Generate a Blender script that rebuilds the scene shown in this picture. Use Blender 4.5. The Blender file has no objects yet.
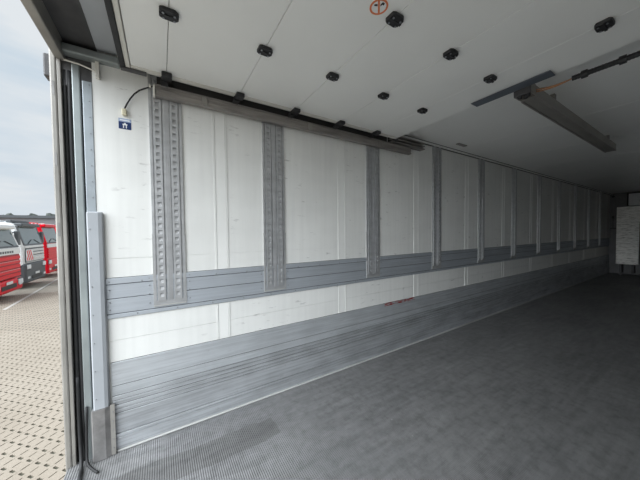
import bpy, bmesh, math, random
from mathutils import Vector, Matrix
random.seed(7)
S = bpy.context.scene
COL = S.collection

# ------------------------------------------------------------------ camera
FPX, YAW, PITCH, ROLL = 255.39, 1.0146, -0.0302, -0.0103
CAM = Vector((2.1376, 0.0, 1.4464))
fw = Vector((-math.sin(YAW)*math.cos(PITCH), math.cos(YAW)*math.cos(PITCH), math.sin(PITCH)))
rt0 = Vector((math.cos(YAW), math.sin(YAW), 0)); up0 = rt0.cross(fw)
rt = rt0*math.cos(ROLL) + up0*math.sin(ROLL); up = -rt0*math.sin(ROLL) + up0*math.cos(ROLL)
cd = bpy.data.cameras.new('camera'); cam = bpy.data.objects.new('camera', cd); COL.objects.link(cam)
cd.sensor_fit = 'HORIZONTAL'; cd.sensor_width = 36; cd.lens = FPX*36/640; cd.clip_start = .02; cd.clip_end = 500
M = Matrix((rt, up, -fw)).transposed().to_4x4(); M.translation = CAM
cam.matrix_world = M
S.camera = cam
def project(p):
    d = Vector(p) - CAM; z = d.dot(fw)
    if z < .05: return None
    return (320 + FPX*d.dot(rt)/z, 240 - FPX*d.dot(up)/z, z)

# ------------------------------------------------------------------ sky, sun, exposure
W = bpy.data.worlds.new('overcast_sky'); S.world = W; W.use_nodes = True
wt = W.node_tree; wt.nodes.clear()
def wn(t, **k):
    n = wt.nodes.new(t)
    for a, v in k.items(): setattr(n, a, v)
    return n
wo = wn('ShaderNodeOutputWorld'); wb = wn('ShaderNodeBackground')
tc = wn('ShaderNodeTexCoord'); mp = wn('ShaderNodeMapping'); mp.inputs['Scale'].default_value = (1.2, 1.2, 5.0)
nz = wn('ShaderNodeTexNoise'); nz.inputs['Scale'].default_value = 2.2; nz.inputs['Detail'].default_value = 7; nz.inputs['Roughness'].default_value = .55
rp = wn('ShaderNodeValToRGB')
rp.color_ramp.elements[0].position = .34; rp.color_ramp.elements[0].color = (.69, .80, .90, 1)
rp.color_ramp.elements[1].position = .60; rp.color_ramp.elements[1].color = (.88, .93, .97, 1)
wt.links.new(tc.outputs['Generated'], mp.inputs['Vector']); wt.links.new(mp.outputs['Vector'], nz.inputs['Vector'])
wt.links.new(nz.outputs['Fac'], rp.inputs['Fac']); wt.links.new(rp.outputs['Color'], wb.inputs['Color'])
wb.inputs['Strength'].default_value = .54
wt.links.new(wb.outputs['Background'], wo.inputs['Surface'])
sl = bpy.data.lights.new('sun', 'SUN'); sun = bpy.data.objects.new('sun', sl); COL.objects.link(sun)
sl.energy = 5.5; sl.angle = math.radians(80); sl.color = (.90, .955, 1.0)
SUN_FROM = Vector((.24, -.71, .66)).normalized()      # veiled sun behind and to the right of the open doorway
sun.rotation_euler = SUN_FROM.to_track_quat('Z', 'Y').to_euler(); sun.location = (3, -6, 6)
S.view_settings.view_transform = 'Standard'; S.view_settings.look = 'None'
S.view_settings.gamma = 1; S.view_settings.use_curve_mapping = False
S.view_settings.exposure = 0.68

# ------------------------------------------------------------------ materials
def newmat(name, col, rough=.5, metal=0.0, spec=.5):
    m = bpy.data.materials.new(name); m.use_nodes = True
    b = m.node_tree.nodes['Principled BSDF']
    b.inputs['Base Color'].default_value = (*col, 1); b.inputs['Roughness'].default_value = rough
    b.inputs['Metallic'].default_value = metal; b.inputs['Specular IOR Level'].default_value = spec
    return m
def nd(m, t, **k):
    n = m.node_tree.nodes.new(t)
    for a, v in k.items(): setattr(n, a, v)
    return n
def lk(m, a, b): m.node_tree.links.new(a, b)
def bsdf(m): return m.node_tree.nodes['Principled BSDF']
def coords(m, scale=(1, 1, 1)):
    g = nd(m, 'ShaderNodeNewGeometry'); mp = nd(m, 'ShaderNodeMapping'); mp.inputs['Scale'].default_value = scale
    lk(m, g.outputs['Position'], mp.inputs['Vector']); return mp.outputs['Vector']
def noise(m, vec, scale, detail=4, rough=.55):
    n = nd(m, 'ShaderNodeTexNoise'); n.inputs['Scale'].default_value = scale; n.inputs['Detail'].default_value = detail
    n.inputs['Roughness'].default_value = rough; lk(m, vec, n.inputs['Vector']); return n.outputs['Fac']
def ramp(m, fac, stops):
    r = nd(m, 'ShaderNodeValToRGB'); e = r.color_ramp.elements
    while len(e) < len(stops): e.new(.5)
    for i, (p, c) in enumerate(stops):
        e[i].position = p; e[i].color = (*c, 1) if not isinstance(c, (int, float)) else (c, c, c, 1)
    lk(m, fac, r.inputs['Fac']); return r.outputs['Color']
def mix(m, fac, a, b, mode='MIX'):
    n = nd(m, 'ShaderNodeMix', data_type='RGBA', blend_type=mode)
    for sock, v in ((n.inputs['Factor'], fac), (n.inputs['A'], a), (n.inputs['B'], b)):
        if hasattr(v, 'links'): lk(m, v, sock)
        elif isinstance(v, (int, float)): sock.default_value = v
        else: sock.default_value = (*v, 1)
    return n.outputs['Result']
def math_(m, op, a, b=None, c=None):
    n = nd(m, 'ShaderNodeMath', operation=op)
    for i, v in enumerate((a, b, c)):
        if v is None: continue
        if hasattr(v, 'links'): lk(m, v, n.inputs[i])
        else: n.inputs[i].default_value = v
    return n.outputs[0]
def bump(m, h, strength=.3, dist=.01):
    b = nd(m, 'ShaderNodeBump'); b.inputs['Strength'].default_value = strength; b.inputs['Distance'].default_value = dist
    lk(m, h, b.inputs['Height']); lk(m, b.outputs['Normal'], bsdf(m).inputs['Normal'])

def varied(name, col, var=.12, rough=.5, metal=0, scale=6, stretch=(1, 1, 1), spec=.5, bmp=0):
    """plain paint or plastic with a little dirt"""
    m = newmat(name, col, rough, metal, spec)
    v = coords(m, stretch); f = noise(m, v, scale, 5)
    d = tuple(c*(1-var) for c in col); l = tuple(min(1, c*(1+var*.6)) for c in col)
    lk(m, ramp(m, f, [(.3, d), (.68, l)]), bsdf(m).inputs['Base Color'])
    if bmp: bump(m, f, bmp, .004)
    return m

# white wall panels: paint, faint grime, small black scuffs lying along the wall
def wall_white(name, col):
    m = newmat(name, col, .42, 0, .45)
    v = coords(m, (1, .6, 1.6)); f = noise(m, v, 2.2, 6)
    base = ramp(m, f, [(.28, tuple(c*.94 for c in col)), (.62, col)])
    v2 = coords(m, (1, 2.2, 9)); s = noise(m, v2, 3.1, 7, .62)
    scuff = ramp(m, s, [(.61, 0), (.67, 1)])
    v4 = coords(m, (1, 1.1, .8)); patch = ramp(m, noise(m, v4, 1.7, 2), [(.46, 0), (.56, 1)])
    sc = mix(m, 1.0, scuff, patch, 'MULTIPLY')
    fac = math_(m, 'MULTIPLY', sc, .5)
    v3 = coords(m, (1, 8, .35)); st = ramp(m, noise(m, v3, 3, 3), [(.3, .95), (.6, 1.0)])
    b2 = mix(m, fac, base, (.33, .32, .31)); b3 = mix(m, 1.0, b2, st, 'MULTIPLY')
    lk(m, b3, bsdf(m).inputs['Base Color'])
    bump(m, noise(m, coords(m, (1, 1, 1)), 5, 2), .08, .01)
    return m
M_white = wall_white('white_wall_paint', (.845, .845, .82))
M_joint = varied('white_joint_strip', (.86, .86, .835), .03, .4, 0, 4)

# scuffed aluminium planks, streaks along the trailer
def alu(name, col, metal, rough, dirt=.5, red=False):
    m = newmat(name, col, rough, metal, .5)
    v = coords(m, (1, .55, 22)); f = noise(m, v, 2.4, 8, .62)
    base = ramp(m, f, [(.30, tuple(c*(1-dirt*.55) for c in col)), (.52, col), (.72, tuple(min(1, c*1.12) for c in col))])
    v2 = coords(m, (1, 1.2, 2.6)); g = noise(m, v2, 2.6, 6)
    base = mix(m, 1.0, base, ramp(m, g, [(.32, 1-dirt*.35), (.6, 1.0)]), 'MULTIPLY')
    v3 = coords(m, (1, 2.2, 7)); s = noise(m, v3, 4.2, 6, .65)
    base = mix(m, math_(m, 'MULTIPLY', ramp(m, s, [(.62, 0), (.70, 1)]), dirt*.6), base, (.20, .19, .18))
    if red:
        g3 = nd(m, 'ShaderNodeNewGeometry'); sp = nd(m, 'ShaderNodeSeparateXYZ'); lk(m, g3.outputs['Position'], sp.inputs[0])
        y, z = sp.outputs['Y'], sp.outputs['Z']
        a = math_(m, 'COMPARE', y, 2.48, .27); b = math_(m, 'COMPARE', z, .583, .016)
        n2 = ramp(m, noise(m, coords(m, (1, 3, 20)), 3, 4), [(.42, 0), (.52, 1)])
        fac = math_(m, 'MULTIPLY', math_(m, 'MULTIPLY', a, b), n2)
        base = mix(m, fac, base, (.42, .03, .02))
    lk(m, base, bsdf(m).inputs['Base Color'])
    lk(m, ramp(m, f, [(.3, rough+.14), (.7, rough-.06)]), bsdf(m).inputs['Roughness'])
    bump(m, f, .12, .003)
    return m
M_alu_mid = alu('grey_aluminium_band', (.54, .575, .62), .6, .5, .18)
M_alu_low = alu('scuffed_aluminium_band', (.64, .665, .69), .6, .5, .38, True)
M_alu_kick = alu('scuffed_kick_rail', (.68, .70, .725), .75, .47, .6)
M_rail = varied('galvanised_rail', (.56, .565, .575), .12, .5, .72, 9, (1, 1, 2))
M_slot = newmat('slot_back', (.62, .62, .62), .4, .4)
M_bead = newmat('white_sealant', (.46, .46, .45), .5)
M_rivet = newmat('rivet_steel', (.33, .34, .36), .4, .7)
M_track = varied('brown_grey_track', (.36, .335, .315), .3, .42, .6, 7, (1, .5, 6))
M_trackdark = newmat('track_inside', (.045, .043, .042), .6)
M_black = varied('black_plastic', (.022, .022, .024), .25, .5, 0, 30)
M_rubber = varied('black_rubber', (.018, .018, .019), .3, .62, 0, 20)
M_door = varied('white_door_panel', (.90, .90, .872), .03, .34, 0, 1.6, (1, 1, 1), .5, .06)
M_edge = varied('cream_door_edge', (.74, .72, .66), .12, .4, 0, 5)
M_ceil = varied('white_ceiling', (.91, .91, .885), .03, .32, 0, 1.3)
M_frame = varied('weathered_steel_post', (.34, .325, .30), .25, .5, .3, 5, (1, 1, .6))
M_frame2 = varied('dark_steel_header', (.10, .098, .10), .4, .5, .35, 5)
M_greygreen = varied('grey_green_steel', (.33, .36, .36), .2, .45, .45, 6, (1, 1, .7))
M_bluegrey = varied('blue_grey_steel', (.40, .44, .47), .18, .42, .5, 8, (1, 1, .8))
M_cover = varied('white_post_cover', (.40, .42, .445), .07, .38, 0, 5)
M_plate = varied('grey_base_plate', (.30, .29, .285), .3, .5, .5, 12)
M_opplate = varied('grey_blue_bracket', (.15, .17, .20), .12, .4, .4, 6)
M_oprail = varied('brown_grey_housing', (.30, .285, .26), .2, .4, .35, 6, (2, .4, 2))
M_bulk = None
M_orange = newmat('orange_print', (.72, .20, .07), .5)
M_blackprint = newmat('black_print', (.02, .02, .02), .5)
M_whiteprint = newmat('white_print', (.84, .85, .85), .45)
M_navy = newmat('navy_print', (.012, .035, .13), .4)
M_paleblue = newmat('pale_blue_print', (.36, .44, .62), .4)
M_cream = newmat('cream_connector', (.68, .63, .46), .45)
M_wire = newmat('orange_brown_wire', (.45, .22, .10), .5)
M_silverwire = newmat('grey_wire', (.4, .38, .35), .45)

# floor: grey anti-slip sheet with fine crosswise ribs, wear and one damp stain
M_floor = newmat('ribbed_floor', (.26, .26, .265), .42, .25, .5)
def make_floor_mat(m):
    g = nd(m, 'ShaderNodeNewGeometry'); sp = nd(m, 'ShaderNodeSeparateXYZ'); lk(m, g.outputs['Position'], sp.inputs[0])
    x, y = sp.outputs['X'], sp.outputs['Y']
    n1 = noise(m, coords(m, (1, .5, 1)), 1.8, 6)
    base = ramp(m, n1, [(.30, (.16, .16, .162)), (.52, (.215, .213, .213)), (.72, (.265, .263, .263))])
    n2 = noise(m, coords(m, (4, .5, 1)), 5, 6, .65)
    base = mix(m, .45, base, ramp(m, n2, [(.3, (.10, .10, .103)), (.7, (.29, .29, .29))]))
    base = mix(m, 1.0, base, ramp(m, noise(m, coords(m), 14, 6, .7), [(.32, .72), (.5, 1.0), (.68, 1.12)]), 'MULTIPLY')
    spk = ramp(m, noise(m, coords(m), 26, 2), [(.735, 0), (.77, 1)])
    base = mix(m, math_(m, 'MULTIPLY', spk, .45), base, (.5, .5, .5))
    # damp stain: a tongue lying along the wall with a step at its far end
    wob = math_(m, 'MULTIPLY', math_(m, 'SUBTRACT', noise(m, coords(m), 6, 2), .5), .06)
    xs = math_(m, 'ADD', x, wob); ys = math_(m, 'ADD', y, wob)
    lo = math_(m, 'MULTIPLY_ADD', ys, .02, .345)
    a = math_(m, 'COMPARE', math_(m, 'SUBTRACT', xs, lo), 0.0, .10); b = math_(m, 'COMPARE', ys, .16, .43)
    s1 = math_(m, 'MULTIPLY', a, b)
    s2 = math_(m, 'MULTIPLY', math_(m, 'COMPARE', xs, .355, .085), math_(m, 'COMPARE', ys, .625, .075))
    s = math_(m, 'MAXIMUM', s1, s2)
    base = mix(m, math_(m, 'MULTIPLY', s, .42), base, (.055, .052, .048))
    lk(m, base, bsdf(m).inputs['Base Color'])
    w = math_(m, 'SINE', math_(m, 'MULTIPLY', y, 2*math.pi/.0125))
    w2 = math_(m, 'SINE', math_(m, 'MULTIPLY', x, 2*math.pi/.05))
    h = math_(m, 'ADD', w, math_(m, 'MULTIPLY', w2, .12))
    bump(m, h, .55, .0022)
    lk(m, ramp(m, n1, [(.3, .52), (.7, .38)]), bsdf(m).inputs['Roughness'])
make_floor_mat(M_floor)

# front bulkhead: silvery sheet, horizontal dents and scrapes
M_bulk = newmat('scraped_silver_sheet', (.62, .60, .56), .34, .95, .5)
def make_bulk(m):
    f = noise(m, coords(m, (2.5, 1, 14)), 3.2, 8, .7)
    lk(m, ramp(m, f, [(.34, (.40, .38, .35)), (.47, (.80, .78, .73)), (.6, (.93, .91, .87))]), bsdf(m).inputs['Base Color'])
    bump(m, f, .6, .03)
make_bulk(M_bulk)

# yard paving
def paver_mat(name, mul=1.0):
    m = newmat(name, (.5, .45, .38), .8, 0, .3)
    n1 = noise(m, coords(m), 1.1, 4); n2 = noise(m, coords(m), 70, 3)
    oi = nd(m, 'ShaderNodeObjectInfo')
    b = ramp(m, n1, [(.32, (.275, .233, .185)), (.68, (.33, .285, .232))])
    b = mix(m, .35, b, ramp(m, n2, [(.3, (.22, .188, .15)), (.7, (.385, .337, .283))]))
    b = mix(m, math_(m, 'MULTIPLY', oi.outputs['Random'], .14), b, (.25, .215, .175))
    lk(m, b, bsdf(m).inputs['Base Color']); bump(m, n2, .25, .004)
    return m
M_paver = paver_mat('beige_concrete_paver')
M_bed = varied('dark_joint_grit', (.085, .082, .06), .5, .95, 0, 60)
M_yard = newmat('far_paving', (.47, .42, .35), .85, 0, .3)
def make_yard(m):
    n1 = noise(m, coords(m), .7, 4)
    g = nd(m, 'ShaderNodeNewGeometry'); mp = nd(m, 'ShaderNodeMapping'); mp.inputs['Rotation'].default_value = (0, 0, math.radians(45))
    lk(m, g.outputs['Position'], mp.inputs['Vector'])
    br = nd(m, 'ShaderNodeTexBrick'); br.offset = 0; br.inputs['Scale'].default_value = 1
    br.inputs['Brick Width'].default_value = .1414; br.inputs['Row Height'].default_value = .1414; br.inputs['Mortar Size'].default_value = .008
    br.inputs['Color1'].default_value = (.325, .29, .245, 1); br.inputs['Color2'].default_value = (.29, .26, .215, 1); br.inputs['Mortar'].default_value = (.22, .195, .16, 1)
    lk(m, mp.outputs['Vector'], br.inputs['Vector'])
    lk(m, mix(m, 1.0, br.outputs['Color'], ramp(m, n1, [(.3, .86), (.7, 1.0)]), 'MULTIPLY'), bsdf(m).inputs['Base Color'])
make_yard(M_yard)
M_line = newmat('worn_line_paint', (.42, .40, .37), .7)

M_red = newmat('red_truck_paint', (.76, .010, .026), .3, 0, .12)
M_redd = newmat('dark_red_paint', (.36, .012, .022), .4, 0, .3)
M_twhite = newmat('white_truck_paint', (.80, .80, .79), .28)
M_silver = newmat('silver_truck_paint', (.60, .61, .62), .3, .2)
M_tgrey = newmat('dark_grey_truck_plastic', (.085, .092, .10), .5)
M_glass = newmat('truck_glass', (.10, .14, .145), .06, 0, .8)
M_lamp = newmat('headlamp_glass', (.75, .78, .80), .1, .1)
M_tyre = newmat('tyre_rubber', (.02, .02, .02), .85)
M_chrome = newmat('chrome_trim', (.7, .7, .72), .2, .9)
M_tree = varied('distant_foliage', (.075, .085, .075), .4, .9, 0, 1.2)
M_hall = newmat('distant_hall_wall', (.20, .19, .20), .8)

# ------------------------------------------------------------------ mesh helpers
class MB:
    def __init__(s): s.bm = bmesh.new()
    def box(s, lo, hi):
        x0, y0, z0 = lo; x1, y1, z1 = hi
        v = [s.bm.verts.new(p) for p in ((x0,y0,z0),(x1,y0,z0),(x1,y1,z0),(x0,y1,z0),(x0,y0,z1),(x1,y0,z1),(x1,y1,z1),(x0,y1,z1))]
        for f in ((3,2,1,0),(4,5,6,7),(0,1,5,4),(1,2,6,5),(2,3,7,6),(3,0,4,7)): s.bm.faces.new([v[i] for i in f])
        return s
    def prism(s, pts, ax, a, b):
        """extrude a 2D outline (counter-clockwise) along axis ax from a to b"""
        def P(q, t):
            return {0: (t, q[0], q[1]), 1: (q[0], t, q[1]), 2: (q[0], q[1], t)}[ax]
        A = [s.bm.verts.new(P(q, a)) for q in pts]; B = [s.bm.verts.new(P(q, b)) for q in pts]
        n = len(pts)
        s.bm.faces.new(A[::-1]); s.bm.faces.new(B)
        for i in range(n): s.bm.faces.new((A[i], A[(i+1) % n], B[(i+1) % n], B[i]))
        return s
    def tube(s, pts, r, seg=8):
        pts = [Vector(p) for p in pts]; rings = []
        for i, p in enumerate(pts):
            d = (pts[min(i+1, len(pts)-1)] - pts[max(i-1, 0)]).normalized()
            a = d.orthogonal().normalized() if i == 0 else (rings_a - d*rings_a.dot(d)).normalized()
            rings_a = a; b = d.cross(a); rr = r[i] if isinstance(r, (list, tuple)) else r
            rings.append([s.bm.verts.new(p + (a*math.cos(t) + b*math.sin(t))*rr) for t in [2*math.pi*k/seg for k in range(seg)]])
        for i in range(len(rings)-1):
            for k in range(seg): s.bm.faces.new((rings[i][k], rings[i][(k+1) % seg], rings[i+1][(k+1) % seg], rings[i+1][k]))
        s.bm.faces.new(rings[0][::-1]); s.bm.faces.new(rings[-1]); return s
    def ring(s, c, ax, r0, r1, h, seg=28):
        """flat annulus of thickness h around axis ax"""
        def P(r, t, k):
            u, v = r*math.cos(t), r*math.sin(t)
            return Vector(c) + Vector({0: (k, u, v), 1: (u, k, v), 2: (u, v, k)}[ax])
        L = [[s.bm.verts.new(P(r, 2*math.pi*i/seg, k)) for i in range(seg)] for r, k in ((r0, 0), (r1, 0), (r1, h), (r0, h))]
        for j in range(4):
            for i in range(seg): s.bm.faces.new((L[j][i], L[j][(i+1) % seg], L[(j+1) % 4][(i+1) % seg], L[(j+1) % 4][i]))
        return s
    def bevel(s, w, seg=2, edges=None):
        bmesh.ops.bevel(s.bm, geom=list(edges or s.bm.edges), offset=w, segments=seg, profile=.5, affect='EDGES', clamp_overlap=True); return s
    def mesh(s, name):
        bmesh.ops.recalc_face_normals(s.bm, faces=s.bm.faces)
        me = bpy.data.meshes.new(name); s.bm.to_mesh(me); s.bm.free(); return me
    def build(s, name, mat, parent=None, smooth=False):
        me = s.mesh(name); me.materials.append(mat)
        if smooth:
            for p in me.polygons: p.use_smooth = True
        return link(name, me, parent)
def link(name, me, parent=None, loc=None):
    o = bpy.data.objects.new(name, me); COL.objects.link(o)
    if parent: o.parent = parent
    if loc: o.location = loc
    return o
def bx(name, lo, hi, mat, parent=None, bev=0, seg=2):
    m = MB().box(lo, hi)
    if bev: m.bevel(bev, seg)
    o = m.build(name, mat, parent)
    if parent and parent.type == 'EMPTY' and parent.location.length > 0: o.location = -Vector(parent.location) if parent.rotation_euler.z == 0 else o.location
    return o
def empty(name, loc=(0, 0, 0)):
    o = bpy.data.objects.new(name, None); COL.objects.link(o); o.location = loc; o.empty_display_size = .1; return o
def tag(o, label=None, cat=None, group=None, kind=None):
    if label: o['label'] = label
    if cat: o['category'] = cat
    if group: o['group'] = group
    if kind: o['kind'] = kind
    return o

# ------------------------------------------------------------------ the trailer shell
IW, LEN, CEIL, REAR = 2.48, 12.7, 2.62, -.53
def struct(o, label, cat): return tag(o, label, cat, kind='structure')

fl = bx('floor', (-.06, REAR+.004, -.14), (IW+.06, LEN+.06, 0), M_floor)
struct(fl, 'grey ribbed anti-slip cargo floor with a damp dark stain', 'floor')
ce = bx('ceiling', (-.06, REAR, CEIL), (IW+.06, LEN+.06, CEIL+.08), M_ceil)
struct(ce, 'plain white ceiling running into the dark front end', 'ceiling')
for k in range(1, 10):        # shallow cross battens under the ceiling sheets
    bx('ceiling_batten', (.03, 2.55+1.18*k, CEIL-.0015), (IW-.03, 2.575+1.18*k, CEIL), M_ceil, ce)
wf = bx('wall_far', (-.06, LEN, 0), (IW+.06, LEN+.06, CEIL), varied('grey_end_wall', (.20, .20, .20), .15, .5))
struct(wf, 'white end wall at the dark front end of the cargo box', 'wall')
wr = bx('wall_right', (IW, REAR+.15, 0), (IW+.06, LEN, CEIL), M_white)
struct(wr, 'white side wall on the right beside the camera', 'wall')
bx('band_plank', (IW-.006, REAR+.2, .892), (IW, LEN, 1.161), M_alu_mid, wr)
bx('band_plank', (IW-.012, REAR+.2, .005), (IW, LEN, .600), M_alu_kick, wr)

# left wall: backing slab with panels, joint strips and aluminium planks as parts
WALL0 = -.345
wl = bx('wall_left', (-.06, WALL0, 0), (-.004, LEN, CEIL), M_white)
struct(wl, 'long white side wall with two grey aluminium bands', 'wall')
joints = [(.361+1.187*k, .458+1.187*k) for k in range(11)]
joints = [j for j in joints if j[1] < LEN-.1]
edges = [WALL0] + [e for j in joints for e in j] + [LEN]
G = .0015
for z0, z1 in ((.601, .743), (.743, .892), (1.161, 1.287), (1.287, 2.55)):
    for i in range(0, len(edges), 2):
        y0, y1 = edges[i], edges[i+1]
        zt = z1
        if z0 > 1.2 and i == 0:      # the rear top corner of the first panel stops below the door gear
            MB().prism([(y0, z0+G), (y1-G, z0+G), (y1-G, 2.55), (-.20, 2.55), (-.22, 2.46), (-.345, 2.41)], 0, -.004, 0).build('wall_panel', M_white, wl)
        else:
            bx('wall_panel', (-.004, y0+G, z0+G), (0, y1-G, z1-.0006), M_white, wl)
for y0, y1 in joints:
    for z0, z1 in ((.601, .892), (1.161, 2.55)):
        m = MB().box((-.004, y0+.012, z0+.002), (.0015, y1-.012, z1-.002))
        m.box((-.004, y0, z0+.002), (.0035, y0+.009, z1-.002)).box((-.004, y1-.009, z0+.002), (.0035, y1, z1-.002))
        m.build('joint_strip', M_joint, wl)
bx('band_backing', (-.004, -.318, .892), (-.001, LEN, 1.161), M_trackdark, wl); bx('band_backing', (-.004, -.300, .012), (-.001, LEN, .601), M_trackdark, wl)
def plank(y0, z0, z1, x, mat, bev=.0012, name='aluminium_plank'):
    o = MB().box((-.001, y0, z0+.0022), (x, LEN, z1-.0022)).bevel(bev, 1).build(name, mat, wl); return o
for z0, z1, x in ((.892, .922, .008), (.922, 1.023, .005), (1.023, 1.118, .005), (1.118, 1.161, .008)): plank(-.318, z0, z1, x, M_alu_mid)
for z0, z1, x, mt in ((.441, .601, .005, M_alu_low), (.375, .441, .005, M_alu_low), (.344, .375, .007, M_alu_kick), (.312, .344, .005, M_alu_kick),
                      (.283, .312, .008, M_alu_kick), (.256, .283, .006, M_alu_kick), (.118, .256, .008, M_alu_kick), (.092, .118, .011, M_alu_kick), (.012, .092, .008, M_alu_kick)):
    plank(-.300, z0, z1, x, mt)
bx('floor_sealant', (-.004, -.29, 0), (.020, LEN, .012), M_bead, wl, .004, 1)
# rivets of the middle band
m = MB()
def rivet(m, x, y, z, r=.0055):
    bmesh.ops.create_cone(m.bm, cap_ends=True, segments=6, radius1=r, radius2=r*.6, depth=.005, matrix=Matrix.Translation((x+.0015, y, z)) @ Matrix.Rotation(math.pi/2, 4, 'Y'))
for z in (1.08, 1.0, .95, 1.135): rivet(m, .006, -.295, z)
yy = -.12
while yy < 6:
    rivet(m, .008, yy, 1.128); rivet(m, .008, yy-.03, .908); yy += .24
for k in range(5):
    ys = [.047, .852, 2.032, 3.21, 4.39][k]
    for dy in (-.125, .125):
        for z in (.965, 1.03, 1.09, 1.14): rivet(m, .005, ys+dy, z)
o = m.build('rivet', M_rivet, wl); o['kind'] = 'stuff'
# cornice between wall and ceiling: white bead between two dark gaps
t1 = bx('trim_1', (0, 2.45, CEIL-.032), (.018, LEN, CEIL-.006), M_joint); struct(t1, 'narrow white cornice along the top of the side wall', 'trim')
bx('gap_strip', (0, 2.45, CEIL-.006), (.022, LEN, CEIL), M_trackdark, t1)
bx('gap_strip', (0, 2.45, CEIL-.040), (.012, LEN, CEIL-.032), M_trackdark, t1)
bx('wall_capping', (-.004, -.20, 2.55), (.0, LEN, CEIL), M_white, wl)

# ------------------------------------------------------------------ double load rails on the left wall
def rail_channel_mesh():
    """raised channel (width .075) with a column of square slots, real holes with side walls"""
    bm = bmesh.new(); d = .012; hw = .0268; z0, z1 = .03, 1.66
    q = lambda *p: bm.faces.new([bm.verts.new(c) for c in p])
    sw, pitch, sh = .0115, .0495, .0145
    zs = [.055 + .012 + pitch*i for i in range(33)]
    zs = [z for z in zs if z < z1-.03]
    q((d, -hw+.0025, z0), (d, -sw, z0), (d, -sw, z1), (d, -hw+.0025, z1)); q((d, sw, z0), (d, hw-.0025, z0), (d, hw-.0025, z1), (d, sw, z1))
    q((0, -hw, z0), (d, -hw+.0025, z0), (d, -hw+.0025, z1), (0, -hw, z1)); q((d, hw-.0025, z0), (0, hw, z0), (0, hw, z1), (d, hw-.0025, z1))
    q((0, -hw, z0), (0, hw, z0), (d, hw-.0025, z0), (d, -hw+.0025, z0))
    prev = z0
    for z in zs + [None]:
        a = (z - sh) if z is not None else z1
        q((d, -sw, prev), (d, sw, prev), (d, sw, a), (d, -sw, a))
        if z is None: break
        b = z + sh; e = .0015
        q((d, -sw, a), (e, -sw, b), (d, -sw, b)); q((d, sw, a), (d, sw, b), (e, sw, b))
        q((e, -sw, b), (e, sw, b), (d, sw, b), (d, -sw, b)); q((d, -sw, a), (d, sw, a), (e, sw, b), (e, -sw, b))
        prev = b
    me = bpy.data.meshes.new('rail_channel'); bm.to_mesh(me); bm.free(); me.materials.append(M_rail); return me
ch_me = rail_channel_mesh()
m = MB()
for ya, yb in ((-.099, -.0835), (-.0185, .0185), (.0835, .099)): m.box((.001, ya, 0), (.0095, yb, 1.67))
m.box((.0002, -.099, 0), (.0009, .099, 1.67))
m.box((.001, -.0835, 0), (.0095, -.0185, .03)).box((.001, .0185, 0), (.0095, .0835, .03))
m.box((.0095, -.008, .02), (.0115, -.004, 1.66)).box((.0095, .004, .02), (.0115, .008, 1.66))
base_me = m.mesh('rail_base'); base_me.materials.append(M_rail)
m = MB().box((.0, -.102, -.010), (.0085, -.0995, .5)).box((.0, .0995, -.010), (.0085, .104, .5)).box((.0, -.099, -.010), (.0115, .099, -.001))
bead_me = m.mesh('sealant_bead'); bead_me.materials.append(M_bead)
rail_y = [.047] + [.852+1.1796*i for i in range(10)]
words = ['nearest the open doorway, above the grey floor strip', 'second from the doorway', 'third from the doorway', 'fourth from the doorway', 'fifth from the doorway',
         'sixth from the doorway', 'seventh from the doorway', 'eighth from the doorway', 'ninth from the doorway', 'tenth from the doorway', 'last before the dark front corner']
for i, y in enumerate(rail_y):
    r = empty('load_rail', (0, y, .945))
    lab = 'slotted grey double load rail on the white wall, ' + words[i]
    if i == 0: lab = 'slotted grey double load rail on the wall, nearest the doorway beside the blue sticker'
    tag(r, lab, 'rail', 'slotted load rails on the side wall')
    link('rail_base', base_me, r); link('sealant_bead', bead_me, r)
    for dy in (-.051, .051): link('slotted_channel', ch_me, r, (.001, dy, 0))

# ------------------------------------------------------------------ rear doorway frame
fr = empty('doorway_frame', (0, -.45, 0))
tag(fr, 'weathered grey steel rear doorway frame with post, seals and dark header', 'door frame')
def F(name, lo, hi, mat, bev=0, seg=2): return bx(name, lo, hi, mat, fr, bev, seg)
F('corner_post', (-.07, -.537, -.16), (.0, -.506, 2.56), M_frame, .008)
F('post_lip', (-.06, -.506, -.16), (-.004, -.487, 2.55), M_frame, .004)
F('seal_channel', (-.075, -.487, -.10), (-.05, -.40, 2.56), M_rubber)
# black bulb seals and hoses in the channel
for (yy, r, xx) in ((-.474, .011, -.032), (-.452, .012, -.03)):
    mm = MB().tube([(xx+.004*math.sin(z*3.1+yy*40), yy+.003*math.sin(z*2.3), z) for z in [-.02+.13*k for k in range(20)]], r, 8)
    o = mm.build('bulb_seal', M_rubber, fr, True); o.location = -fr.location
F('grey_upright', (-.055, -.443, -.05), (-.012, -.404, 2.50), M_greygreen, .006)
F('dark_gap', (-.05, -.404, 0), (-.03, -.392, 2.46), M_rubber)
rs = F('riveted_upright', (-.03, -.392, 0), (.004, -.345, 2.40), M_bluegrey, .003)
mm = MB()
for k in range(24): rivet(mm, .004, -.36, .08+.1*k, .004)
o = mm.build('rivet', M_rivet, rs); o['kind'] = 'stuff'
F('dark_side_panel', (-.06, -.487, 2.36), (-.02, -.19, 2.62), M_frame2)
F('side_bar', (-.02, -.487, 2.53), (.05, -.20, 2.578), M_greygreen, .008)
F('bar_stub', (-.01, -.325, 2.43), (.02, -.305, 2.54), M_edge, .002)
o = MB().tube([(.0, -.47, 2.50), (.01, -.40, 2.49), (.012, -.325, 2.47)], .005, 6).build('cable_sleeve', M_edge, fr); o.location = -fr.location
F('header_beam', (-.07, -.513, 2.50), (IW+.07, -.468, 2.78), M_frame, .006)
F('header_recess', (-.07, -.468, 2.600), (IW+.07, -.315, 2.66), M_frame2)
F('header_lip', (.02, -.314, 2.597), (IW-.02, -.206, 2.62), M_cover, .004)
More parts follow.
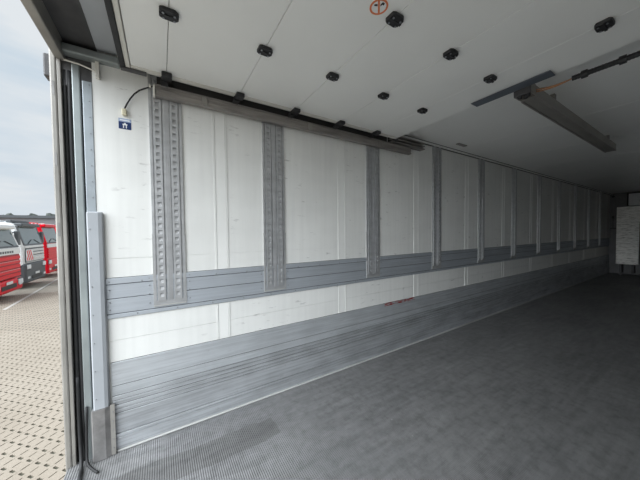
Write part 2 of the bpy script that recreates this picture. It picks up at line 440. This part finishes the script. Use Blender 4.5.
for k in range(3):                                   # small slots in the weathered post
    F('post_slot', (-.001, -.527, 2.28-.42*k), (.0015, -.517, 2.36-.42*k), M_plate)
F('marker_box', (-.17, -.585, 2.42), (-.09, -.535, 2.56), M_frame2, .008)
# white cover over the lower post, riveted, with the worn steel shoe at its foot
cv = MB().prism([(.0045, -.391), (.028, -.391), (.034, -.384), (.034, -.335), (.028, -.318), (.015, -.312), (.0045, -.312)], 2, .332, 1.59)
top = [e for e in cv.bm.edges if all(v.co.z > 1.58 for v in e.verts)]
cv.bevel(.014, 3, top)
pc = cv.build('post_cover', M_cover, fr); pc.location = -fr.location; pc['label'] = 'white plastic cover on the lower post'
mm = MB()
for k in range(7): rivet(mm, .034, -.376, .40+.18*k, .0045)
o = mm.build('rivet', M_rivet, pc); o['kind'] = 'stuff'
m = MB().prism([(.0045, -.402), (.034, -.402), (.040, -.396), (.040, -.335), (.027, -.310), (.027, -.288), (.0045, -.288)], 2, .002, .33)
sh = m.build('post_shoe', M_plate, fr); sh.location = -fr.location; sh['label'] = 'scuffed dark steel shoe at the foot of the post'
m = MB()
m.prism([(.0272, -.309), (.031, -.309), (.031, -.286), (.0272, -.286)], 2, .004, .338)
fl2 = m.build('shoe_flange', M_frame, sh)
mm = MB()
for k in range(5): rivet(mm, .031, -.297, .05+.06*k, .004)
o = mm.build('rivet', M_rivet, fl2); o['kind'] = 'stuff'
F('right_post', (IW-.004, -.537, -.16), (IW+.07, -.37, 2.56), M_frame, .006)
# cables lying at the foot of the post
for k, (pts, lab) in enumerate([
    ([(-.02, -.47, .55), (-.012, -.468, .25), (.012, -.46, .08), (.06, -.452, .016), (.13, -.445, .013), (.20, -.43, .013)], 'black cable dropping from the post seals and bending onto the floor'),
    ([(-.005, -.43, .35), (.012, -.432, .12), (.045, -.425, .022), (.10, -.395, .013), (.15, -.36, .012)], 'shorter black cable curling round the foot of the post')]):
    P = [Vector(p) for p in pts]; fine = []
    for i in range(len(P)-1):
        p0, p1, p2, p3 = P[max(i-1, 0)], P[i], P[i+1], P[min(i+2, len(P)-1)]
        for t in (0, .25, .5, .75):
            fine.append(.5*((2*p1)+(p2-p0)*t+(2*p0-5*p1+4*p2-p3)*t*t+(3*p1-p0-3*p2+p3)*t**3))
    fine.append(P[-1])
    tag(MB().tube(fine, .010 if k == 0 else .007, 8).build('floor_cable', M_rubber, None, True), lab, 'cable')

# ------------------------------------------------------------------ open sectional door under the ceiling
ZD = 2.50
dr = empty('door_1', (1.24, -.16, ZD)); struct(dr, 'white overhead sectional door slid open under the ceiling', 'door')
def D(name, lo, hi, mat, bev=0, seg=1, parent=None):
    o = bx(name, lo, hi, mat, None, bev, seg); o.parent = parent or dr
    o.location = -Vector(dr.location) if parent is None else (0, 0, 0); return o
seams = [-.137, .057, .532, 1.005, 1.482, 1.952, 2.29]
DX0, DX1 = .145, IW-.145
for i in range(6):
    D('door_panel', (DX0, seams[i]+.0015, ZD), (DX1, seams[i+1]-.0015, ZD+.042), M_door, .0015)
    D('panel_edge', (.098, seams[i]+.001, ZD-.004), (DX0-.001, seams[i+1]-.001, ZD+.045), M_edge, .003)
    D('panel_edge', (DX1+.001, seams[i]+.001, ZD-.004), (IW-.098, seams[i+1]-.001, ZD+.045), M_edge, .003)
D('door_backing', (.11, -.13, ZD+.043), (IW-.11, 2.28, ZD+.050), M_trackdark)
D('bottom_rail', (.098, -.163, ZD-.006), (IW-.098, -.139, ZD+.045), M_edge, .003)
D('bottom_seal', (.085, -.192, ZD-.012), (IW-.085, -.1635, ZD+.05), M_rubber, .006, 2)
D('seal_corner', (.085, -.19, ZD-.02), (.118, -.055, ZD-.0045), M_frame2, .003)
m = MB()
m.prism([(-.040, -.024), (-.024, -.033), (.026, -.033), (.042, -.018), (.042, .018), (.026, .033), (-.024, .033), (-.040, .024)], 2, -.018, 0)
m.bevel(.003, 1); m.box((-.040, -.006, -.023), (.040, .006, -.017))
hinge_me = m.mesh('hinge'); hinge_me.materials.append(M_black)
m = MB()
for p in ((-.024, -.014), (.024, -.014), (-.022, .018), (.024, .018)):
    bmesh.ops.create_cone(m.bm, cap_ends=True, segments=8, radius1=.0055, radius2=.0045, depth=.004, matrix=Matrix.Translation((p[0], p[1], -.0215)))
bolt_me = m.mesh('hinge_bolt'); bolt_me.materials.append(M_rivet)
for y in seams[1:6]:
    for x in (.703, 1.241, 1.775):
        h = link('hinge', hinge_me, dr, Vector((x, y, ZD)) - dr.location); b = link('hinge_bolt', bolt_me, h)
        h.rotation_euler.z = math.radians(90)
m = MB().box((-.035, -.03, -.030), (.035, .03, 0)).bevel(.006, 2)
m.box((-.085, -.034, -.040), (-.028, .006, -.008)); m.tube([(-.10, 0, -.022), (-.02, 0, -.022)], .010, 10); m.tube([(-.118, 0, -.022), (-.098, 0, -.022)], .019, 12)
rol_me = m.mesh('roller_bracket'); rol_me.materials.append(M_black)
for y in seams[1:6]: link('roller_bracket', rol_me, dr, Vector((.150, y, ZD-.002)) - dr.location)

# door tracks along the wall
tr = empty('door_track', (0, 1.3, 2.39)); tag(tr, 'long brown-grey steel roller track along the wall under the open door', 'track')
def T(name, lo, hi, mat, par, bev=.002):
    o = bx(name, lo, hi, mat, None, bev, 1); o.parent = par; o.location = -Vector(par.location); return o
T('track_web', (.044, -.01, 2.398), (.052, 2.62, 2.458), M_track, tr)
T('track_flange', (.017, -.01, 2.388), (.060, 2.62, 2.3975), M_track, tr, .003)
T('track_flange', (.017, -.01, 2.4585), (.058, 2.62, 2.467), M_track, tr, .003)
T('track_rib', (.052, -.01, 2.425), (.057, 2.62, 2.435), M_track, tr, .002)
T('gap_shade_strip', (.0165, .0, 2.4675), (.022, 2.24, 2.535), M_trackdark, tr)  # added dark strip: paints the shade in the gap between track and door
T('end_cap', (.017, -.022, 2.386), (.062, -.011, 2.455), M_edge, tr)
for y in (.30, 1.2, 2.1): T('track_clamp', (.0525, y-.02, 2.399), (.064, y+.02, 2.457), M_frame, tr, .004)
ts = empty('short_track', (0, 2.55, 2.48)); tag(ts, 'short dark triple-slotted track piece at the inner end of the open door', 'track')
T('track_web', (.0, 2.27, 2.475), (.016, 2.86, 2.575), M_trackdark, ts)
for z in (2.482, 2.517, 2.553): T('track_flange', (.016, 2.27, z-.007), (.075, 2.86, z+.007), M_track, ts)
T('track_bracket', (.016, 2.29, 2.492), (.10, 2.34, 2.508), M_frame2, ts)

# ------------------------------------------------------------------ door operator gear
op = empty('operator_rail', (1.2975, 2.38, 2.45)); tag(op, 'long grey-brown metal box rail hung lengthwise under the ceiling', 'rail')
m = MB().prism([(1.2502, 2.45), (1.3452, 2.45), (1.3452, 2.53), (1.3352, 2.54), (1.2602, 2.54), (1.2502, 2.53)], 1, 2.40, 4.95)
o = m.build('housing', M_oprail, op); o.location = -op.location
T('housing_lip', (1.247, 2.42, 2.444), (1.262, 4.94, 2.4495), M_track, op)
T('housing_lip', (1.333, 2.42, 2.444), (1.348, 4.94, 2.4495), M_track, op)
T('front_bracket', (1.245, 2.30, 2.45), (1.350, 2.312, 2.535), M_frame2, op); T('bracket_cheek', (1.245, 2.312, 2.452), (1.252, 2.398, 2.53), M_oprail, op)
T('bracket_cheek', (1.343, 2.312, 2.452), (1.350, 2.398, 2.53), M_oprail, op)
for k, (x, y) in enumerate(((1.275, 2.33), (1.30, 2.36), (1.325, 2.335))):
    o = MB().tube([(x, y, 2.44), (x, y, 2.52)], .013, 10).build('guide_roller', M_black, op, True); o.location = -op.location
for y in (2.9, 4.75): T('ceiling_hanger', (1.28, y, 2.538), (1.315, y+.04, CEIL), M_oprail, op)
T('end_fitting', (1.27, 4.95, 2.465), (1.325, 4.985, 2.52), M_black, op, .004)
o = MB().tube([(1.297, 4.985, 2.49), (1.297, 5.05, 2.49)], .010, 8).build('end_bolt', M_rivet, op); o.location = -op.location
T('bolt_nut', (1.278, 5.012, 2.472), (1.316, 5.030, 2.508), M_frame, op, .003)
bp = empty('bracket_plate', (1.24, 2.24, 2.49)); tag(bp, 'flat blue-grey bracket plate across the end of the open door', 'bracket')
T('plate', (.985, 2.19, 2.488), (1.492, 2.287, 2.494), M_opplate, bp)
for x in (1.02, 1.14, 1.34, 1.46): T('spacer', (x-.012, 2.225, 2.494), (x+.012, 2.25, 2.4997), M_opplate, bp, .001)
cdn = empty('black_conduit', (1.9, 2.478, 2.52)); tag(cdn, 'black corrugated conduit crossing under the ceiling to the right wall', 'conduit')
rings = []; xx = 1.53
pts, rad = [], []
while xx < IW:
    pts += [(xx, 2.471+.03*(xx-1.53), 2.505)]; rad += [.0155 if int(round((xx-1.53)/.008)) % 2 else .0175]; xx += .008
o = MB().tube(pts, rad, 10).build('corrugated_sleeve', M_black, cdn); o.location = -cdn.location
for x in (1.575, 1.745, 2.1):
    o = MB().tube([(x, 2.4715+.03*(x-1.53), 2.505), (x+.03, 2.472+.03*(x-1.53), 2.505)], .0255, 12).build('clip', M_black, cdn); o.location = -cdn.location
wb_ = empty('wire_bundle', (1.345, 2.41, 2.49)); tag(wb_, 'thin orange-brown and grey wires between box rail and black conduit', 'wires')
for k, (mt, dz, dy) in enumerate(((M_wire, 0, 0), (M_silverwire, .010, .014), (M_wire, -.008, .02))):
    pts = [Vector((1.345, 2.40+dy, 2.492+dz)).lerp(Vector((1.535, 2.470, 2.505)), t) + Vector((0, 0, -.012*math.sin(math.pi*t))) for t in [i/8 for i in range(9)]]
    o = MB().tube(pts, .0042, 6).build('wire', mt, wb_, True); o.location = -wb_.location
sc = empty('ceiling_plate', (.18, 3.5, CEIL)); tag(sc, 'small grey cover plate on the ceiling near the side wall', 'cover plate')
T('plate', (.155, 3.40, CEIL-.012), (.205, 3.60, CEIL-.0005), M_oprail, sc, .004); T('screw', (.175, 3.43, CEIL-.015), (.185, 3.44, CEIL-.012), M_rivet, sc, .001); T('screw', (.175, 3.56, CEIL-.015), (.185, 3.57, CEIL-.012), M_rivet, sc, .001)

# ------------------------------------------------------------------ stickers, cable
sg = empty('warning_sticker', (1.245, .893, ZD)); tag(sg, 'round orange prohibition sticker with black figure on the door panel', 'sticker')
def G2(name, mb, mat, par):
    o = mb.build(name, mat, par); o.location = -Vector(par.location); return o
c = (1.245, .893, ZD-.0016)
m = MB(); m.prism([(c[0]+.040*math.cos(a), c[1]+.040*math.sin(a)) for a in [2*math.pi*i/28 for i in range(28)]], 2, ZD-.0012, ZD-.0002); G2('white_disc', m, M_whiteprint, sg)
G2('orange_ring', MB().ring((c[0], c[1], ZD-.0020), 2, .034, .043, .0016), M_orange, sg)
m = MB(); u = Vector((.72, -.69)); v = Vector((-u.y, u.x))
def rot(pts): return [(c[0]+u.x*a+v.x*b, c[1]+u.y*a+v.y*b) for a, b in pts]
G2('orange_bar', MB().prism(rot([(-.035, -.0045), (.035, -.0045), (.035, .0045), (-.035, .0045)]), 2, ZD-.0024, ZD-.0013), M_orange, sg)
G2('black_figure', MB().prism(rot([(.002, .006), (.014, .008), (.022, .019), (.014, .027), (.004, .022), (.010, .016)]), 2, ZD-.0022, ZD-.0013), M_blackprint, sg)
G2('black_figure', MB().prism(rot([(.006, -.006), (.012, -.022), (.020, -.020), (.018, -.006)]), 2, ZD-.0022, ZD-.0013), M_blackprint, sg)

st = empty('blue_sticker', (0, -.186, 2.178)); tag(st, 'small blue and white pictogram sticker on the white wall near the doorway', 'sticker')
G2('backing', MB().box((.0002, -.219, 2.143), (.0010, -.152, 2.212)), M_navy, st)
G2('pale_strip', MB().box((.0010, -.219, 2.190), (.0014, -.152, 2.212)), M_paleblue, st)
G2('strip_mark', MB().box((.0014, -.212, 2.197), (.0017, -.160, 2.205)), M_whiteprint, st)
m = MB().box((.0010, -.196, 2.150), (.0016, -.191, 2.170)).box((.0010, -.181, 2.150), (.0016, -.176, 2.170)).box((.0010, -.199, 2.169), (.0016, -.173, 2.177)).box((.0010, -.191, 2.177), (.0016, -.181, 2.184))
G2('pictogram', m, M_whiteprint, st)
cb = empty('black_cable', (0, -.1, 2.4)); tag(cb, 'black cable arching from the track end to a cream connector', 'cable')
ctrl = [(.045, -.026, 2.447), (.034, -.04, 2.444), (.02, -.068, 2.434), (.02, -.10, 2.412), (.018, -.128, 2.382), (.015, -.152, 2.345), (.012, -.172, 2.305), (.010, -.185, 2.27)]
o = MB().tube(ctrl, .0048, 8).build('cable', M_rubber, cb, True); o.location = -cb.location
T('connector', (.0005, -.199, 2.228), (.020, -.174, 2.272), M_cream, cb, .004)
T('clip', (.036, -.046, 2.438), (.052, -.034, 2.455), M_edge, cb)

# ------------------------------------------------------------------ front bulkhead and end wall fittings
bk = empty('front_bulkhead', (1.24, 12.45, .3)); tag(bk, 'scraped silver bulkhead sheets standing before the dark end wall', 'bulkhead')
YB = 12.38
for (x0, x1) in ((.20, .665), (.735, 1.24), (1.245, 1.75), (1.82, 2.28)): T('bulkhead_sheet', (x0, YB, .34), (x1, YB+.03, 1.66), M_bulk, bk, .004)
T('bulkhead_sheet', (.20, YB, 1.665), (2.28, YB+.03, 2.15), M_bulk, bk, .004)
for z in (.38, .52, 1.15, 1.50, 1.72, 1.93, 2.08): T('rub_rib', (.205, YB-.010, z-.010), (.66, YB-.0003, z+.010), M_bulk, bk, .004)
for x in (.30, .55, 1.24, 1.9, 2.2): T('standoff', (x-.025, YB+.03, .06), (x+.025, LEN-.001, .60), M_frame2, bk)
T('standoff', (.28, YB+.005, .0), (.33, YB+.028, .34), M_frame2, bk)
ev = empty('evaporator_cover', (1.24, 12.5, 2.2)); tag(ev, 'grey slatted air unit cover below the ceiling above the bulkhead', 'air unit')
T('body', (.43, 12.44, 2.19), (2.05, LEN-.001, 2.55), M_silver, ev)
for k in range(6): T('slat', (.435, 12.43, 2.205+.058*k), (2.045, 12.4395, 2.245+.058*k), M_silver, ev)
T('frame_edge', (.40, 12.425, 2.18), (.43, 12.46, 2.57), M_trackdark, ev); T('frame_edge', (.40, 12.425, 2.55), (2.08, 12.46, 2.575), M_trackdark, ev)
sb = empty('sensor_knob', (.068, LEN, 2.52)); tag(sb, 'small black round knob high on the end wall', 'knob')
o = MB().tube([(.068, LEN-.002, 2.524), (.068, LEN-.03, 2.524)], .036, 14).build('knob', M_black, sb); o.location = -sb.location
o = MB().tube([(.068, LEN-.03, 2.524), (.068, LEN-.045, 2.524)], .02, 12).build('knob_cap', M_black, sb); o.location = -sb.location
wbk = empty('wall_bracket', (.08, LEN, 1.48)); tag(wbk, 'dark horizontal bar bracket on the end wall beside the bulkhead', 'bracket')
T('bar', (.005, LEN-.03, 1.455), (.24, LEN-.002, 1.495), M_frame2, wbk); T('clip', (.05, LEN-.025, 1.80), (.10, LEN-.002, 1.88), M_frame2, wbk); T('rod', (.07, LEN-.015, 1.495), (.085, LEN-.002, 1.80), M_frame2, wbk)

# ------------------------------------------------------------------ yard outside
GZ = -1.2
m = MB(); v = [m.bm.verts.new(p) for p in ((-160, -160, GZ-.016), (160, -160, GZ-.016), (160, 160, GZ-.016), (-160, 160, GZ-.016))]; m.bm.faces.new(v)
yard = m.build('yard_pavement', M_yard); tag(yard, 'beige concrete block pavement of the truck yard', 'pavement', kind='structure')
# one paver: 14 cm square laid diagonally, with a notch in the middle of each side
PK = 0
def paver_mesh():
    a = .0702; pts = []
    for k in range(4):
        c_, s_ = math.cos(k*math.pi/2), math.sin(k*math.pi/2)
        nl, nd_ = ((.042, .0058), (.036, .0155))[(k+PK) % 2]
        for p in ((a, -a), (a, -nl), (a-nd_, -nl+.006), (a-nd_, nl-.006), (a, nl)):
            pts.append((p[0]*c_-p[1]*s_, p[0]*s_+p[1]*c_))
    r = math.radians(45); pts = [(x*math.cos(r)-y*math.sin(r), x*math.sin(r)+y*math.cos(r)) for x, y in pts]
    return pts
PV = paver_mesh()
m = MB().prism(PV, 2, -.024, 0); pv_me = m.mesh('paver'); pv_me.materials.append(M_paver)
cells = []
cx0, cy0 = -2.216, -1.331
for i in range(-90, 40):
    for j in range(-60, 40):
        for off in (0, .1):
            x, y = cx0+.2*i+off, cy0+.2*j+off
            d = x-2.14
            if not (-14.5 < x < -.20): continue
            if not (.46*d-1.0 < y < .10*d+1.3): continue
            cells.append((x, y))
seen = []
for c_ in cells:
    p = project((c_[0], c_[1], GZ))
    if p and -6 < p[0] < 64 and p[1] < 492: seen.append((p[2], c_))
seen.sort(); near = [c_ for _, c_ in seen[:300]]; ns = set(near)
rnd = random.Random(3)
for x, y in near:
    o = link('paver', pv_me, yard, (x, y, GZ-rnd.random()*.0025))
bm = bmesh.new(); n = len(PV)
for x, y in cells:
    if (x, y) in ns: continue
    dz = GZ-rnd.random()*.0025
    A = [bm.verts.new((x+p[0], y+p[1], dz)) for p in PV]; bm.faces.new(A)
    if math.hypot(x-2.14, y) < 9:
        B = [bm.verts.new((x+p[0], y+p[1], dz-.02)) for p in PV]
        for k in range(n): bm.faces.new((A[k], B[k], B[(k+1) % n], A[(k+1) % n]))
bmesh.ops.recalc_face_normals(bm, faces=bm.faces)
me = bpy.data.meshes.new('far_pavers'); bm.to_mesh(me); bm.free(); me.materials.append(M_paver)
o = link('far_pavers', me, yard); o['kind'] = 'stuff'
# dark grit in the joints under the built pavers
m = MB(); x0, x1 = -14.55, -.15
f_ = lambda x, k: (.46*(x-2.14)-1.05, .10*(x-2.14)+1.35)[k]
m.bm.faces.new([m.bm.verts.new(p) for p in ((x0, f_(x0, 0), GZ-.0145), (x1, f_(x1, 0), GZ-.0145), (x1, f_(x1, 1), GZ-.0145), (x0, f_(x0, 1), GZ-.0145))])
m.build('joint_grit', M_bed, yard)
# worn line on the paving
yl = MB().prism([(-19.4, -5.42), (-15.0, -5.10), (-11.5, -4.87), (-11.5, -4.77), (-15.0, -5.0), (-19.4, -5.32)], 2, GZ-.003, GZ+.002).build('painted_line', M_line, yard)

# ------------------------------------------------------------------ parked trucks
def truck(loc, label, cab, top, lower, grille, visor, h, style):
    t = empty('truck', loc); tag(t, label, 'truck', 'parked trucks in the yard')
    def B(name, lo, hi, mat, par=None, bev=.02, seg=2):
        m = MB().box(lo, hi)
        if bev: m.bevel(bev, seg)
        return m.build(name, mat, par or t)
    hw = 1.25; wz0, wz1 = 2.20, h-.22; bz, gz0, gz1 = ((.80, .84, 1.82), (1.25, 1.29, 2.0), (1.15, 1.2, 1.85))[style]; bt = 2.1
    # cab shell from its side outline
    m = MB().prism([(-2.2, .95), (-.02, .95), (.0, bt), (-.26, h-.16), (-.40, h-.03), (-.7, h), (-2.2, h)], 0, -hw, hw)
    cabo = m.build('cab', cab, t)
    md = cabo.modifiers.new('b', 'BEVEL'); md.width = .10; md.segments = 3; md.limit_method = 'ANGLE'; md.angle_limit = math.radians(20)
    slope = -.26/((h-.16)-bt)
    def fy(z): return (z-bt)*slope if z > bt else 0
    def front(name, x0, x1, z0, z1, d, mat, par=None, th=.03):
        m = MB(); ya, yb = fy(z0), fy(z1)
        m.prism([(ya+d-th, z0), (ya+d, z0), (yb+d, z1), (yb+d-th, z1)], 0, x0, x1)
        return m.build(name, mat, par or t)
    ws = front('windscreen', -1.08, 1.08, wz0, wz1, .012, M_glass)
    front('windscreen_frame', -1.14, 1.14, wz0-.07, wz0, .02, M_tgrey); front('windscreen_frame', -1.14, 1.14, wz1, wz1+.06, .02, top)
    for s in (-1, 1):
        front('pillar', s*1.15-.05, s*1.15+.05, wz0-.05, wz1+.04, .018, M_tgrey if style == 1 else cab)
        m = MB().tube([(s*.7, fy(2.22)+.03, 2.22), (s*.15, fy(2.42)+.035, 2.42)], .012, 6); m.build('wiper', M_black, t)
        # side window, mirror, headlamp, wheel
        B('side_window', (s*1.252-.008, -1.35, 2.2), (s*1.252+.008, -.40, wz1-.05), M_glass, None, 0)
        mi = B('mirror', (s*1.46-.13, -.20, 2.20), (s*1.46+.13, -.06, 2.85), M_tgrey if style != 2 else M_red, None, .04)
        MB().tube([(s*1.22, -.30, 2.78), (s*1.42, -.12, 2.78)], .025, 6).build('mirror_arm', M_tgrey, mi); MB().tube([(s*1.22, -.30, 2.28), (s*1.42, -.12, 2.28)], .025, 6).build('mirror_arm', M_tgrey, mi)
        hl = B('headlamp', (s*.98-.19, .03, bz-.30), (s*.98+.19, .10, bz-.08), M_lamp, None, .03)
        B('headlamp_surround', (s*.98-.23, .0, bz-.35), (s*.98+.23, .06, bz-.03), M_tgrey, hl, .02)
        for yw in (-1.25, -4.6):
            w = MB().tube([(s*1.22, yw, .5), (s*.92, yw, .5)], .5, 20).build('wheel', M_tyre, t)
            MB().tube([(s*1.235, yw, .5), (s*1.20, yw, .5)], .27, 14).build('hub', M_silver, w)
        B('wheel_arch', (s*1.18-.10, -1.95, .95), (s*1.18+.10, -.60, 1.15), M_tgrey, None, .03)
        B('step', (s*1.16-.1, -.62, .45), (s*1.16+.1, -.12, .95), lower, None, .03)
    # bumper, grille with slats
    B('bumper', (-1.25, -.35, .26), (1.25, .06, bz), lower, None, .09, 3)
    B('bumper_intake', (-.62, .055, .42), (.62, .075, .60), M_black, None, .01)
    B('fog_lamp', (-1.12, .05, .46), (-.86, .075, .58), M_lamp, None, .01); B('fog_lamp', (.86, .05, .46), (1.12, .075, .58), M_lamp, None, .01)
    B('number_plate', (-.26, .075, .62), (.26, .085, .73), M_twhite, None, 0)
    front('grille', -1.12, 1.12, gz0, gz1, .02, M_redd if style == 0 else (M_tgrey if style == 1 else M_red))
    nsl = 5 if style == 0 else 4
    for k in range(nsl):
        gh = gz1-gz0-.06; z = gz0 + .04 + gh/nsl*k
        s_ = front('grille_slat', -1.10, 1.10, z, z+gh/nsl*.74, .05, grille)
        if style == 0 and k % 2: front('slat_trim', -1.05, 1.05, z+gh/nsl*.60, z+gh/nsl*.66, .058, M_silver, s_, .006)
    front('brow_panel', -1.17, 1.17, gz1+.02, bt, .03, M_twhite)
    if style == 0:
        for k in range(6): front('badge_letter', -.55+.19*k, -.42+.19*k, 1.90, 1.99, .036, M_tgrey, None, .005)
    # sun visor and roof
    B('sun_visor', (-1.1, -.36, wz1+.02), (1.1, -.06, wz1+.20), visor, None, .05)
    for k in range(4): B('marker_lamp', (-.9+.55*k, -.72, h-.01), (-.75+.55*k, -.66, h+.04), M_lamp, None, .01)
    B('roof_fairing', (-1.15, -2.15, h-.03), (1.15, -.95, h+.12), top, None, .07, 3)
    B('chassis', (-.5, -6.2, .62), (.5, -.4, .95), M_tgrey, None, 0)
    B('fuel_tank', (-1.2, -3.6, .45), (-.6, -2.5, 1.0), M_silver, None, .1, 3); B('fuel_tank', (.6, -3.6, .45), (1.2, -2.5, 1.0), M_silver, None, .1, 3)
    if style == 1:                               # diagonal red and white warning board low on the front
        wbd = front('warning_board', .42, 1.16, 1.38, 1.90, .07, M_twhite)
        for k in range(4):
            x = .42 + .2*k
            m = MB(); d = .074
            pts = [(x, 1.38), (min(x+.10, 1.16), 1.38), (min(x+.36, 1.16), 1.90 if x+.36 <= 1.16 else 1.38+.52*(1.16-x-.10)/.26), (min(x+.26, 1.16), 1.90 if x+.26 <= 1.16 else 1.38+.52*(1.16-x)/.26)]
            pts = [p for i, p in enumerate(pts) if p not in pts[:i]]
            if len(pts) > 2: m.prism(pts, 1, d-.006, d); m.build('red_stripe', M_red, wbd)
        B('chrome_bar', (-.95, .055, 1.68), (.38, .075, 1.73), M_chrome, None, 0); B('chrome_bar', (-.95, .055, 1.45), (.38, .075, 1.50), M_chrome, None, 0)
        B('roof_lamp_bar', (-1.0, -.65, h+.0), (1.0, -.45, h+.14), M_tgrey, None, .04)
    return t
truck((-13.6, -5.45, GZ), 'red and white truck with a slatted red grille, leftmost of the row', M_twhite, M_twhite, M_red, M_red, M_twhite, 3.12, 0)
truck((-17.45, -5.75, GZ), 'white truck with dark visor, grey bumper and striped warning board', M_twhite, M_silver, M_tgrey, M_silver, M_tgrey, 3.28, 1)
truck((-21.3, -6.0, GZ), 'red truck with a white brow band, half hidden behind the door post', M_red, M_red, M_red, M_red, M_red, 3.35, 2)
truck((-25.2, -6.2, GZ), 'far red truck at the end of the parked row behind the post', M_red, M_twhite, M_red, M_twhite, M_red, 3.35, 2)

# distant tree line and hall
rnd = random.Random(11)
for k, (deg, wh) in enumerate(((108.6, 'above the leftmost red and white truck'), (106.4, 'above the white truck with the dark visor'), (104.6, 'above the red truck beside the door post'))):
    a = math.radians(deg); R = 98 + 3*k
    cx, cy = 2.14 - R*math.sin(a), R*math.cos(a)
    t = empty('distant_tree', (cx, cy, GZ)); h = 8.0 + .3*k
    tag(t, 'dark distant tree on the horizon ' + wh, 'tree', 'trees on the horizon')
    bm = bmesh.new(); bmesh.ops.create_icosphere(bm, subdivisions=3, radius=1)
    for v in bm.verts:
        n_ = 1 + .22*math.sin(v.co.x*7+k)*math.sin(v.co.y*6+2*k)*math.cos(v.co.z*8) + rnd.uniform(-.08, .08)
        v.co = Vector((v.co.x*1.7*n_, v.co.y*1.7*n_, h*.56 + v.co.z*h*.44*n_))
    me = bpy.data.meshes.new('crown'); bm.to_mesh(me); bm.free(); me.materials.append(M_tree); link('crown', me, t)
    MB().tube([(0, 0, 0), (.1, 0, h*.4)], [.28, .18], 7).build('trunk', M_tree, t)
hl = empty('distant_hall', (-70, -36, GZ)); tag(hl, 'low grey hall on the horizon behind the trucks', 'building')
bx('wall', (-78, -40, GZ), (-70, -12, GZ+6.0), M_hall, hl); bx('roof', (-78.4, -40.4, GZ+6.0), (-69.6, -11.6, GZ+6.5), M_tgrey, hl)
for k in range(6): bx('gate', (-70.0, -38+4.5*k, GZ), (-69.9, -35+4.5*k, GZ+3.2), M_silver, hl)
